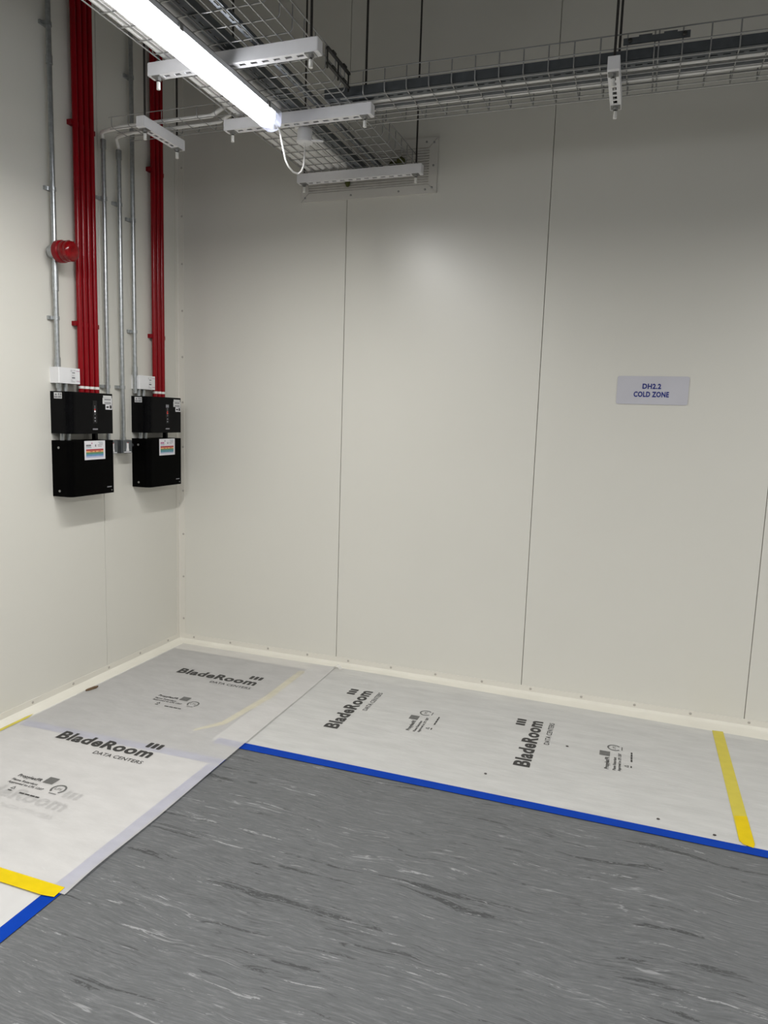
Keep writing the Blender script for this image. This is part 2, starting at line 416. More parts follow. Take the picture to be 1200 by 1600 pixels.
batten(-1.105, -2.625, 'lit batten light of the right-hand row, beyond the frame', False, 4.7)
batten(-2.95, -4.47, 'middle lit batten light of the right-hand row', False, 4.7)
batten(-4.80, -6.32, 'nearest lit batten light of the right-hand row', False, 4.7)

# ------------------------------------------------------------------ wire baskets
R_W = 0.0027
ZT = 3.0 + R_W
def round_u(a0, a1, z0, z1, left=True, right=True, rc=0.012):
    """U outline across a basket in (a, z)"""
    p = []
    if left:
        p += [(a0, z1), (a0, z0 + rc), (a0 + rc * .3, z0 + rc * .3), (a0 + rc, z0)]
    else: p += [(a0, z0)]
    if right:
        p += [(a1 - rc, z0), (a1 - rc * .3, z0 + rc * .3), (a1, z0 + rc), (a1, z1)]
    else: p += [(a1, z0)]
    return p
def shared(cache, key, maker):
    if key not in cache: cache[key] = maker()
    return cache[key]
cache = {}
# wide basket running to the sign wall
BX0, BX1 = 1.0, 1.62
basket = thing('wire_basket_tray', 'wide wire basket tray above the lit batten, running into the wall plate', 'cable tray', (1.31, -1.5, 3.0))
def bl_(n, mb, p=basket):   # children of the basket keep world coordinates minus the base
    o = mb.build(n, 'wire', p); o.matrix_parent_inverse = Matrix.Translation(p.location).inverted(); return o
def cross_wire_y(y, right):
    me = shared(cache, ('y', right), lambda: MB().tube([(a, 0, zz) for a, zz in round_u(BX0, BX1, ZT + 2 * R_W, ZT + 0.10, True, right)], R_W, 6).mesh('cross_wire', 'wire', True))
    o = link('cross_wire', me, basket, (0, y, 0)); o.matrix_parent_inverse = Matrix.Translation(basket.location).inverted()
YEND = -6.4
y = -0.06
while y > YEND:
    cross_wire_y(y, not (-1.02 < y < -0.72)); y -= 0.1
cross_wire_y(-1.105, True)
n = 13
for k in range(n):
    xx = BX0 + 0.01 + (BX1 - BX0 - 0.02) * k / (n - 1)
    bl_('long_wire', MB().tube([(xx, YEND, ZT), (xx, 0.05, ZT)], R_W, 6))
for zz in (ZT + 0.05, ZT + 0.10):
    bl_('long_wire', MB().tube([(BX0 - 2 * R_W, YEND, zz), (BX0 - 2 * R_W, -1.02, zz)], R_W, 6))
    bl_('long_wire', MB().tube([(BX0 - 2 * R_W, -0.83, zz), (BX0 - 2 * R_W, 0.05, zz)], R_W, 6))
    bl_('long_wire', MB().tube([(BX1 + 2 * R_W, YEND, zz), (BX1 + 2 * R_W, -1.03, zz)], R_W, 6))
    bl_('long_wire', MB().tube([(BX1 + 2 * R_W, -0.70, zz), (BX1 + 2 * R_W, 0.05, zz)], R_W, 6))
# splice coupler on its side, its shadow put into a near-black colour
sp = thing('tray_coupler', 'two-bar coupler, shadow put into its dark colour, clipped to the side of the wide basket', 'coupler', (BX1 + 0.012, -1.15, 3.0))
def inv(o, p): o.matrix_parent_inverse = Matrix.Translation(p.location).inverted(); return o
for zz in (3.088, 3.030):
    inv(MB().box(BX1 + 0.006, BX1 + 0.018, -1.270, -1.035, zz - 0.0045, zz + 0.0045).build('bar', 'darkwire', sp), sp)
    for yy in (-1.215, -1.10):
        inv(MB().box(BX1 + 0.004, BX1 + 0.022, yy - 0.016, yy + 0.016, zz + 0.002, zz + 0.008).build('clamp', 'darkwire', sp), sp)
for yy in (-1.265, -1.152, -1.04):
    inv(MB().box(BX1 + 0.008, BX1 + 0.013, yy - 0.003, yy + 0.003, 3.012, 3.095).build('link', 'darkwire', sp), sp)

# narrower basket to the right, along the sign wall
RY0, RY1 = -1.015, -0.705
rb = thing('wire_basket_tray', 'wire basket tray running along the sign wall toward the right edge', 'cable tray', (2.75, -0.86, 3.0))
x = 1.69
me = MB().tube([(0, a, zz) for a, zz in round_u(RY0, RY1, ZT + 2 * R_W, ZT + 0.10)], R_W, 6).mesh('cross_wire', 'wire', True)
while x < 5.9:
    inv(link('cross_wire', me, rb, (x, 0, 0)), rb); x += 0.1
inv(link('cross_wire', me, rb, (2.905, 0, 0)), rb)
for k in range(7):
    yy = RY0 + 0.008 + (RY1 - RY0 - 0.016) * k / 6
    inv(MB().tube([(1.58, yy, ZT), (5.95, yy, ZT)], R_W, 6).build('long_wire', 'wire', rb), rb)
for zz in (ZT + 0.05, ZT + 0.10):
    for yy in (RY0 - 2 * R_W, RY1 + 2 * R_W):
        inv(MB().tube([(1.62, yy, zz), (5.95, yy, zz)], R_W, 6).build('long_wire', 'wire', rb), rb)
sp2 = thing('tray_coupler', 'steel splice bar on the top wire of the sign wall basket', 'coupler', (2.90, RY0, 3.08))
inv(MB().box(2.775, 3.015, RY0 - 0.016, RY0 - 0.007, 3.060, 3.082).build('bar', 'galv_dark', sp2), sp2)
for xx in (2.80, 2.995):
    inv(MB().lathe([(0.009, 0.0), (0.009, -0.007), (0.005, -0.010)], (xx, RY0 - 0.016, 3.070), 'y', 6).build('bolt', 'darkwire', sp2), sp2)
for xx in (2.855, 2.945):
    inv(MB().box(xx - 0.024, xx + 0.024, RY0 - 0.014, RY0 + 0.004, 3.080, 3.089).build('clamp', 'galv_dark', sp2), sp2)

# small basket to the left wall
LY0, LY1 = -1.0, -0.828
lb = thing('wire_basket_tray', 'small wire basket tray ending above the two open conduits', 'cable tray', (0.62, -0.91, 3.0))
me = MB().tube([(0, a, zz) for a, zz in round_u(LY0, LY1, ZT + 2 * R_W, ZT + 0.052)], R_W * .85, 6).mesh('cross_wire', 'wire', True)
x = 0.325
while x < 1.0:
    inv(link('cross_wire', me, lb, (x, 0, 0)), lb); x += 0.1
for k in range(4):
    yy = LY0 + 0.006 + (LY1 - LY0 - 0.012) * k / 3
    inv(MB().tube([(0.31, yy, ZT), (1.04, yy, ZT)], R_W * .85, 6).build('long_wire', 'wire', lb), lb)
for yy in (LY0 - 2 * R_W, LY1 + 2 * R_W):
    inv(MB().tube([(0.31, yy, ZT + 0.052), (1.0, yy, ZT + 0.052)], R_W * .85, 6).build('long_wire', 'wire', lb), lb)

# ------------------------------------------------------------------ trapeze hangers
def channel_mesh(Ln, w, h, t=0.003):
    """slotted strut along local +x from 0 to Ln, back face down at z=0, open on top, width along y from 0 to w"""
    b = MB()
    for ya, yb in ((0, t), (w - t, w)):
        b.box(0, Ln, ya, yb, 0, h)
        yi = (t, 0.012) if ya == 0 else (w - 0.012, w - t)
        b.box(0, Ln, yi[0], yi[1], h - t, h)
    s0, s1 = w * .5 - 0.008, w * .5 + 0.008
    b.box(0, Ln, t, s0, 0, t); b.box(0, Ln, s1, w - t, 0, t)
    pitch = 0.05 if Ln > 0.5 else 0.042; n = int((Ln - 0.13) / pitch); st = (Ln - n * pitch) / 2
    xa = 0.0
    for k in range(n + 1):
        xc = st + k * pitch
        b.box(xa, xc - 0.014, s0, s1, 0, t); xa = xc + 0.014
    b.box(xa, Ln, s0, s1, 0, t)
    return b
def hanger(loc, Ln, rotz, label, w=0.045, h=0.05):
    t = thing('trapeze_hanger', label, 'hanger', loc, 'white slotted trapeze hangers'); t.rotation_euler = (0, 0, rotz)
    ch = channel_mesh(Ln, w, h).build('channel', 'powder', t)
    for xa in (-0.003, Ln):
        MB().box(xa, xa + 0.003, 0.001, w - 0.001, 0.001, h - 0.001).build('end_cap', 'powder', ch)
    for xa in (0.034, Ln - 0.034):
        rod = MB().tube([(xa, w / 2, -0.045), (xa, w / 2, ZC - loc[2])], 0.0052, 10).build('rod', 'rod', t, True)
        MB().box(xa - 0.019, xa + 0.019, 0.003, w - 0.003, -0.004, 0.0).build('square_washer', 'nut', rod)
        MB().lathe([(0.012, -0.014), (0.012, -0.004)], (xa, w / 2, 0), 'z', 6).build('nut', 'nut', rod)
        MB().lathe([(0.012, h), (0.012, h + 0.009)], (xa, w / 2, 0), 'z', 6).build('nut', 'nut', rod)
        MB().lathe([(0.0075, -0.047), (0.0078, -0.045), (0.0078, -0.020), (0.0065, -0.018)], (xa, w / 2, 0), 'z', 12).build('tip_cap', 'cap', rod, True)
    return t
Z0 = 2.95
hanger((0.95, -2.345, Z0), 0.755, 0, 'white slotted hanger nearest the viewer, above the lit batten')
hanger((0.95, -1.525, Z0), 0.755, 0, 'white slotted hanger crossing over the middle of the lit batten')
hanger((0.95, -0.955, Z0), 0.755, 0, 'white slotted hanger just behind the far end of the lit batten')
hanger((0.95, -0.165, Z0), 0.755, 0, 'white slotted hanger in front of the wall plate')
hanger((0.600, -1.100, Z0), 0.325, PI / 2, 'short white hanger under the small basket by the red pipes')
hanger((2.770, -1.084, Z0), 0.372, PI / 2, 'short white hanger under the sign wall basket, above the sign')

# ------------------------------------------------------------------ tray contents
def cable(pts, r, label, group, name='cable'):
    o = MB().tube(pts, r, 10).build(name, 'cable', None, True)
    return tag(o, label, 'cable', group)
zc = ZT + 3 * R_W
ords = ['leftmost', 'second from left', 'third from left', 'fourth from left', 'fifth from left', 'rightmost']
for k, xx in enumerate((1.024, 1.068, 1.112, 1.156, 1.200, 1.245)):
    r = (0.020, 0.0195, 0.018, 0.020, 0.018, 0.0195)[k]
    pts = []
    yy = YEND
    while yy < 0.06:
        pts.append((xx + 0.002 * math.sin(yy * 2.3 + k * 1.7), yy, zc + r + 0.001)); yy += 0.2
    cable(pts, r, 'white cable in the wide basket, ' + ords[k] + ' of the six', 'white cables in the wide basket')
ST = []
def u_tray_y(x0, x1, h, label):
    t = thing('steel_cable_tray', label, 'cable tray', ((x0 + x1) / 2, -1.5, zc))
    b = MB(); b.box(x0, x0 + .0015, YEND, 0.04, zc, zc + h); b.box(x1 - .0015, x1, YEND, 0.04, zc, zc + h)
    xm0, xm1 = (x0 + x1) / 2 - 0.004, (x0 + x1) / 2 + 0.004
    b.box(x0, xm0, YEND, 0.04, zc, zc + .0015); b.box(xm1, x1, YEND, 0.04, zc, zc + .0015)
    yy = 0.04
    while yy > YEND:
        b.box(xm0, xm1, yy - 0.02, yy, zc, zc + .0015); yy -= 0.05
    inv(b.build('perforated_body', 'galv_dark', t), t)
u_tray_y(1.285, 1.352, 0.03, 'dull perforated steel tray lying in the wide basket above the batten')
u_tray_y(1.430, 1.462, 0.012, 'slim slotted steel strip lying in the wide basket')
t = thing('steel_cable_tray', 'dark perforated steel tray lying in the sign wall basket', 'cable tray', (2.75, -0.98, zc))
b = MB(); b.box(1.50, 5.95, -1.005, -1.0035, zc, zc + 0.040); b.box(1.50, 5.95, -0.9415, -0.940, zc, zc + 0.02)
b.box(1.50, 5.95, -1.005, -0.966, zc, zc + .0015); b.box(1.50, 5.95, -0.958, -0.940, zc, zc + .0015)
x = 1.50
while x < 5.9:
    b.box(x, x + 0.018, -0.966, -0.958, zc, zc + .0015); x += 0.045
inv(b.build('perforated_body', 'galv_dark', t), t)
t = MB().box(1.50, 5.95, -0.876, -0.854, zc, zc + 0.004).build('steel_divider_strip', 'galv_dark')
tag(t, 'flat dark steel strip between the two cables of the sign wall basket', 'strip')
for k, yy in enumerate((-0.909, -0.822)):
    pts = []; x = 1.50
    while x < 5.95:
        pts.append((x, yy + 0.006 * math.sin(x * 1.9 + k * 2.1), zc + 0.021)); x += 0.18
    cable(pts, 0.019, ['white cable in the sign wall basket, nearer the viewer', 'white cable in the sign wall basket, nearer the wall'][k], 'white cables in the sign wall basket')

def bez(P0, P1, P2, P3, n=12):
    out = []
    for i in range(n + 1):
        t = i / n; a = (1 - t)
        out.append(tuple(a ** 3 * P0[j] + 3 * a * a * t * P1[j] + 3 * a * t * t * P2[j] + t ** 3 * P3[j] for j in range(3)))
    return out
c1 = [(0.03, -0.72, 2.98)] + bez((0.03, -0.72, 3.07), (0.03, -0.72, 3.13), (0.10, -0.86, 3.05), (0.34, -0.955, zc + 0.013), 16) + [(0.6, -0.96, zc + .013), (0.88, -0.955, zc + .014), (0.97, -0.955, zc + .055), (1.2, -0.96, zc + 0.056)]
c2 = [(0.03, -0.593, 2.96)] + bez((0.03, -0.593, 3.055), (0.03, -0.593, 3.14), (0.10, -0.76, 3.06), (0.36, -0.885, zc + 0.011), 16) + [(0.6, -0.88, zc + .011), (0.88, -0.885, zc + .012), (0.97, -0.885, zc + .055), (1.2, -0.89, zc + 0.056)]
cable(c1, 0.010, 'white cable from the open conduit beside the four red pipes', 'white cables rising from the conduits')
cable(c2, 0.0085, 'white cable from the open conduit that ends lower, above the grey box', 'white cables rising from the conduits')

# ceiling rose and flex
ro = thing('plug_in_rose', 'white plug-in ceiling rose hanging under the wide basket', 'ceiling rose', (1.335, -0.86, 2.89))
MB().lathe([(0.034, 0.0), (0.039, 0.003), (0.039, 0.014), (0.036, 0.016), (0.036, 0.058), (0.030, 0.066), (0.026, 0.072), (0.012, 0.074)], (0, 0, 0), 'z', 24).build('body', 'white', ro, True)
MB().tube([(-0.022, -0.012, 0.060), (-0.040, -0.020, 0.115)], 0.020, 14).build('neck', 'cap', ro, True)
MB().prism([(0.030, -0.008), (0.060, -0.012), (0.098, -0.003), (0.098, 0.003), (0.060, 0.010), (0.030, 0.010)], lambda a, b_, h: (a, b_, h - 0.12 * (a - 0.03)), 0.006, 0.012).build('release_lever', 'white', ro)
flex = [(1.325, -1.125, 2.876), (1.330, -1.105, 2.862), (1.331, -1.08, 2.81), (1.328, -1.04, 2.756), (1.332, -1.02, 2.735), (1.339, -0.985, 2.720), (1.348, -0.95, 2.722), (1.353, -0.93, 2.738), (1.355, -0.91, 2.768), (1.346, -0.88, 2.836), (1.336, -0.862, 2.893)]
tag(MB().tube(flex, 0.0042, 8).build('lamp_flex', 'cable', None, True), 'thin white flex looping from the batten end to the ceiling rose', 'cable')

# ------------------------------------------------------------------ wall plate where the basket enters
wp = thing('cable_entry_plate', 'cream framed plate with slotted brush strips where the basket enters', 'wall plate', (1.327, 0, 2.886))
PX0, PX1, PZ0, PZ1, PW = -0.428, 0.428, 0.0, 0.302, 0.050
fy = lambda a, b_, h: (a, h, b_)
e = 0.0014
for poly in ([(PX0 + e, PZ0), (PX1 - e, PZ0), (PX1 - PW - e, PZ0 + PW), (PX0 + PW + e, PZ0 + PW)],
             [(PX0 + e, PZ1), (PX1 - e, PZ1), (PX1 - PW - e, PZ1 - PW), (PX0 + PW + e, PZ1 - PW)],
             [(PX0, PZ0 + e), (PX0 + PW, PZ0 + PW + e), (PX0 + PW, PZ1 - PW - e), (PX0, PZ1 - e)],
             [(PX1, PZ0 + e), (PX1 - PW, PZ0 + PW + e), (PX1 - PW, PZ1 - PW - e), (PX1, PZ1 - e)]):
    MB().prism(poly, fy, -0.010, 0.0).build('frame_piece', 'plate', wp)
MB().box(PX0 + PW, PX1 - PW, -0.002, 0.0, PZ0 + PW, PZ1 - PW).build('backing', 'plate', wp)
sl = MB().box(PX0 + PW, PX1 - PW, -0.008, -0.002, 0.0, 0.010).mesh('slat', 'bristle')
z = PZ0 + PW + 0.002
while z < PZ1 - PW - 0.01:
    link('slat', sl, wp, (0, 0, z)); z += 0.0142
SC = MB().lathe([(0.006, 0.0), (0.006, -0.002), (0.003, -0.0035)], (0, 0, 0), 'y', 10).mesh('screw', 'nut', True)
for xx, zz in ((-0.40, 0.025), (-0.10, 0.022), (0.2, 0.022), (0.40, 0.03), (0.405, 0.15), (0.405, 0.275), (0.36, 0.28), (-0.40, 0.28), (-0.1, 0.28), (0.36, 0.022)):
    link('screw', SC, wp, (xx, -0.010, zz))
def blob(p, r, label, sq=(1, 1, 1)):
    b = MB(); rr = random.Random(int(p[0] * 1000))
    n1, n2 = 8, 12; vs = []; fs = []
    for i in range(n1 + 1):
        th = PI * i / n1
        for k in range(n2):
            ph = 2 * PI * k / n2; q = r * (1 + rr.uniform(-.22, .22) * (0 < i < n1))
            vs.append((p[0] + q * sq[0] * math.sin(th) * math.cos(ph), p[1] + q * sq[1] * math.sin(th) * math.sin(ph), p[2] + q * sq[2] * math.cos(th)))
    for i in range(n1):
        for k in range(n2):
            fs.append((i * n2 + k, i * n2 + (k + 1) % n2, (i + 1) * n2 + (k + 1) % n2, (i + 1) * n2 + k))
    o = b.add(vs, fs).build('foam_blob', 'olive', None, True)
    return tag(o, label, 'foam')
blob((1.538, -0.020, 3.070), 0.024, 'olive green foam blob on the plate, larger one at the right', (1, .8, 1))
blob((1.490, -0.018, 3.058), 0.018, 'olive green foam blob on the plate, beside the larger one', (1.3, .8, .9))
blob((1.208, -0.022, 2.975), 0.017, 'olive green foam blob showing below the hanger at the plate', (.9, .8, 1.2))

# ------------------------------------------------------------------ left wall: conduits and pipes
def saddle(y, z, parent, r=0.0125, xo=0.03, mt='galv'):
    s = MB(); w = 0.009
    pts = [(0.001, y - 0.030), (0.004, y - 0.030)]
    ring_o = [(xo + (r + .003) * math.cos(a), y + (r + .003) * math.sin(a)) for a in [PI * 1.25 - PI * 1.5 * k / 10 - PI * 0 for k in range(0)]]
    out = [(0.0, y - r - 0.022), (0.0, y + r + 0.014), (0.005, y + r + 0.014), (xo * .6, y + r + 0.004)]
    for k in range(9):
        a = PI / 2 - PI * k / 8
        out.append((xo + (r + .004) * math.cos(a), y + (r + .004) * math.sin(a)))
    out += [(xo * .6, y - r - 0.004), (0.013, y - r - 0.012), (0.013, y - r - 0.022)]
    s.prism(out, lambda a, b_, h: (a, b_, h), z - w, z + w)
    return inv(s.build('saddle_clip', mt, parent, True), parent)
def conduit(y, z0, z1, saddles, label, r=0.0125, xo=0.03, couplers=()):
    t = thing('steel_conduit', label, 'conduit', (0, y, z0), 'galvanised conduits on the pipe wall')
    inv(MB().tube([(xo, y, z0), (xo, y, z1)], r, 16).build('tube', 'galv', t, True), t)
    for s in saddles: saddle(y, s, t, r, xo)
    for a, b_ in couplers:
        inv(MB().tube([(xo, y, a), (xo, y, b_)], r + 0.0035, 16).build('coupler', 'galv', t, True), t)
    return t
conduit(-1.095, 1.70, ZC, (3.486, 2.705, 2.062), 'galvanised conduit passing the red beacon down to the nearer white box', couplers=((1.805, 1.86), (2.20, 2.345), (3.3, 3.34)))
conduit(-0.720, 1.40, 3.075, (2.766, 1.728), 'open topped galvanised conduit just right of the four red pipes', 0.0125, couplers=((3.03, 3.077),))
conduit(-0.593, 1.41, 3.062, (2.770, 1.730), 'open topped galvanised conduit running down to the grey switch box', 0.0125, couplers=((3.015, 3.064), (1.41, 1.435)))
conduit(-0.478, 1.70, ZC, (3.504, 2.712, 2.067), 'galvanised conduit running down to the farther white box', couplers=((1.805, 1.86),))

def red_bank(ys_, clips, z0, label_fmt, group):
    for k, y in enumerate(ys_):
        t = thing('sampling_pipe', label_fmt[k], 'pipe', (0, y, z0), group)
        inv(MB().tube([(0.031, y, z0), (0.031, y, ZC)], 0.0148, 20).build('tube', 'red', t, True), t)
        inv(MB().tube([(0.031, y, z0 + 0.022), (0.031, y, z0 + 0.036)], 0.0158, 20).build('white_band', 'cap', t, True), t)
    for zc_ in clips:
        o = MB()
        y0, y1 = ys_[0] - 0.026, ys_[-1] + 0.032
        o.box(0, 0.012, y0, y1, zc_ - 0.012, zc_ + 0.012)
        for y in ys_:
            for s in (-1, 1):
                o.box(0.010, 0.032, y + s * 0.0172 - 0.0018, y + s * 0.0172 + 0.0018, zc_ - 0.012, zc_ + 0.012)
        o.box(0.010, 0.030, y0, y0 + 0.008, zc_ - 0.012, zc_ + 0.012)
        o.box(0.010, 0.030, y1 - 0.006, y1, zc_ - 0.012, zc_ + 0.012)
        q = o.build('pipe_clip', 'redclip')
        far = len(ys_) == 3
        tag(q, 'red clip bar holding the %s red pipes, %s of its two' % ('three' if far else 'four', 'upper' if zc_ > 2.5 else 'lower'), 'pipe clip', 'red pipe clips')
o4 = ['leftmost', 'second from left', 'third from left', 'rightmost']
red_bank([-0.930, -0.8905, -0.851, -0.8115], (3.085, 2.055), 1.684, ['glossy red pipe, %s of the four above the nearer black box' % s for s in o4], 'four red pipes')
red_bank([-0.290, -0.2505, -0.211], (3.056, 2.062), 1.684, ['glossy red pipe, %s of the three above the farther black box' % s for s in ('leftmost', 'middle one', 'rightmost')], 'three red pipes')

# red beacon on a round conduit box
bc = thing('fire_beacon', 'red round fire sounder beacon on the conduit at the left', 'alarm beacon', (0, -1.095, 2.395))
MB().lathe([(0.036, 0.0), (0.036, 0.044), (0.030, 0.046)], (0.012, 0, 0), 'x', 24).build('conduit_box', 'galv', bc, True)
MB().lathe([(0.054, 0.058), (0.056, 0.062), (0.056, 0.088), (0.050, 0.094)], (0, 0, 0), 'x', 32).build('sounder_base', 'redclip', bc, True)
MB().lathe([(0.050, 0.094), (0.052, 0.098), (0.052, 0.120), (0.049, 0.124), (0.050, 0.128), (0.050, 0.140), (0.045, 0.150), (0.034, 0.156), (0.010, 0.158)], (0, 0, 0), 'x', 32).build('lens', 'redlens', bc, True)
for k in range(10):
    a = 2 * PI * k / 10
    MB().box(0.126, 0.144, 0.050 * math.cos(a) - .002, 0.050 * math.cos(a) + .002, 0.050 * math.sin(a) - .002, 0.050 * math.sin(a) + .002).build('lens_rib', 'redlens', bc)

# ------------------------------------------------------------------ detector boxes
def casing(w, d, r, seg=6):
    """outline in (y, x) from the wall; rounded at both front edges"""
    p = [(0, 0), (0, d - r)]
    for k in range(1, seg + 1):
        a = PI / 2 * k / seg
        p.append((r - r * math.cos(a), d - r + r * math.sin(a)))
    r2 = 0.006
    p += [(w - r2, d), (w, d - r2), (w, 0)]
    return p
def detector(y0, which, seed):
    rr = random.Random(seed)
    W, D = 0.333, 0.125
    fz = lambda a, b_, h: (b_, a, h)
    # upper: detector
    t = thing('smoke_detector_unit', 'upper black aspirating detector box under the %s' % which, 'detector', (0, y0, 1.462), 'black detector units')
    MB().prism(casing(W, D, 0.045), fz, 0.0, 0.222).build('casing', 'black', t, True)
    F = lambda u, v: (D + 0.0010, u, v)
    F2 = lambda u, v: (D + 0.0016, u, v)
    S = lambda u, v: (u, -0.0010, v); S2 = lambda u, v: (u, -0.0016, v)
    o = flat(t, 'barcode_label', 'label', *quad(0.026, 0.079, 0.184, 0.216), S)
    for u0, u1, v0, v1 in ((0.029, 0.051, 0.188, 0.196), (0.034, 0.046, 0.200, 0.209), (0.054, 0.076, 0.188, 0.197), (0.054, 0.063, 0.201, 0.212), (0.067, 0.076, 0.200, 0.211)):
        flat(o, 'print_mark', 'l_grey', *quad(u0, u1, v0, v1), S2)
    uc = 0.186
    flat(t, 'display_window', 'smoke', *quad(uc - 0.017, uc + 0.017, 0.058, 0.180), F)
    flat(t, 'window_tab', 'l_grey' if seed == 2 else 'smoke', *quad(uc - 0.016, uc + 0.014, 0.158, 0.176), F2)
    for v in (0.148, 0.139, 0.112, 0.104): flat(t, 'indicator', 'l_grey', *quad(uc - 0.004, uc + 0.004, v, v + 0.004), F2)
    flat(t, 'indicator', 'led' if seed == 1 else 'ledred', *quad(uc - 0.005, uc + 0.005, 0.119, 0.126), F2)
    flat(t, 'indicator', 'ledred', *quad(uc - 0.004, uc + 0.004, 0.130, 0.135), F2)
    for v in (0.086, 0.070): flat(t, 'button', 'l_grey', [(uc + 0.005 * math.cos(2 * PI * k / 10), v + 0.005 * math.sin(2 * PI * k / 10)) for k in range(10)], [tuple(range(10))], F2)
    flat(t, 'maker_mark', 'l_grey', *quad(uc - 0.020, uc + 0.020, 0.021, 0.029), F2)
    o = flat(t, 'rating_label', 'label', *quad(0.248, 0.324, 0.164, 0.198), F)
    flat(o, 'label_strip', 'label', *quad(0.252, 0.320, 0.1985, 0.211), F)
    for v in (0.168, 0.186): flat(o, 'print_mark', 'l_grey', *quad(0.262, 0.312, v, v + 0.006), F2)
    o = flat(t, 'code_label', 'label_b', *quad(0.270, 0.324, 0.134, 0.162), F)
    flat(o, 'print_mark', 'ink', *quad(0.277, 0.295, 0.142, 0.153), F2)
    flat(o, 'print_mark', 'ink', *quad(0.302, 0.319, 0.139, 0.158), F2)
    for q in (0.040, 0.085):
        MB().tube([(0.035, q, -0.040), (0.035, q, 0.004)], 0.0125, 14).build('conduit_nipple', 'galv', t, True)
    # lower: power supply
    t2 = thing('power_supply_unit', 'lower black box with a colour-banded sticker under the %s' % which.replace('red pipes', 'red pipes and detector'), 'power supply', (0, y0, 1.125), 'black power supply boxes')
    MB().prism(casing(W, D, 0.030), fz, 0.0, 0.300).build('casing', 'black_b', t2, True)
    tilt = 0.010
    def ST_(e_):
        return lambda u, v: (D + e_, 0.101 + u * 1.42, 0.195 + v * 0.875 + tilt * u)
    st = flat(t2, 'service_sticker', 'label_b', *quad(0.0, 0.112, 0.0, 0.118), ST_(0.0012))
    for mt_, v0, v1 in (('l_red', 0.056, 0.066), ('l_orange', 0.046, 0.056), ('l_green', 0.037, 0.046), ('l_teal', 0.029, 0.037), ('l_blue' if seed == 1 else 'l_teal', 0.021, 0.029), ('l_lilac', 0.012, 0.020)):
        flat(st, 'colour_band', mt_, *quad(0.008, 0.102, v0, v1), ST_(0.0018))
    for mt_, u0, u1, v0, v1 in (('l_grey' if seed == 1 else 'l_pink', 0.008, 0.034, 0.083, 0.095), ('l_teal', 0.008, 0.036, 0.074, 0.077), ('l_pink' if seed == 1 else 'l_grey', 0.036, 0.042, 0.098, 0.107),
                                ('l_grey', 0.056, 0.062, 0.080, 0.094), ('l_grey', 0.070, 0.098, 0.089, 0.092), ('l_grey', 0.078, 0.100, 0.098, 0.1005), ('l_teal', 0.074, 0.098, 0.106, 0.108), ('l_grey', 0.072, 0.092, 0.080, 0.082),
                                ('l_red', 0.030, 0.042, 0.049, 0.053), ('l_red', 0.054, 0.060, 0.048, 0.054), ('l_red', 0.074, 0.088, 0.049, 0.053)):
        flat(st, 'print_mark', mt_, *quad(u0, u1, v0, v1), ST_(0.0024))
    for p in ((0.048, 0.0, 0.262), (0.048, 0.0, 0.030)):
        MB().lathe([(0.0065, 0.0), (0.0065, -0.003), (0.003, -0.0045)], p, 'y', 12).build('screw', 'nut', t2, True)
    MB().lathe([(0.004, 0.0), (0.004, 0.0025), (0.002, 0.0035)], (D, 0.309, 0.016), 'x', 12).build('screw', 'nut', t2, True)
    flat(t2, 'maker_mark', 'l_grey', *quad(0.272, 0.308, 0.033, 0.039), F)
    MB().box(0.02, 0.045, W - 0.055, W - 0.035, 0.298, 0.338).build('cable_bridge', 'black', t2)
    # white box above
    t3 = thing('junction_box', 'small white printed box on the conduit above the black boxes by the %s' % which, 'junction box', (0, y0 + 0.003, 1.727), 'white boxes above the detectors')
    MB().prism([(0, 0), (0, 0.056), (0.003, 0.060), (0.149, 0.060), (0.152, 0.056), (0.152, 0)], fz, 0.0, 0.083).build('cover', 'white', t3)
    WF = lambda u, v: (0.0612, u, v)
    for mt_, u0, u1, v0, v1 in (('l_grey', 0.092, 0.112, 0.056, 0.061), ('l_grey', 0.090, 0.112, 0.028, 0.036), ('l_grey', 0.080, 0.094, 0.070, 0.0715), ('l_grey', 0.080, 0.092, 0.064, 0.0655),
                                ('l_grey', 0.090, 0.110, 0.044, 0.0455), ('l_grey', 0.082, 0.096, 0.018, 0.0195), ('l_grey', 0.084, 0.112, 0.010, 0.0115), ('l_grey', 0.100, 0.116, 0.070, 0.0715),
                                ('l_pink', 0.122, 0.146, 0.068, 0.0705), ('l_pink', 0.122, 0.146, 0.014, 0.0165)):
        flat(t3, 'print_mark', mt_, *quad(u0, u1, v0, v1), WF)
    for q in (0.030, 0.075):
        MB().tube([(0.03, q, -0.044), (0.03, q, 0.002)], 0.0125, 14).build('conduit_nipple', 'galv', t3, True)
detector(-1.122, 'four red pipes', 1)
detector(-0.479, 'three red pipes', 2)

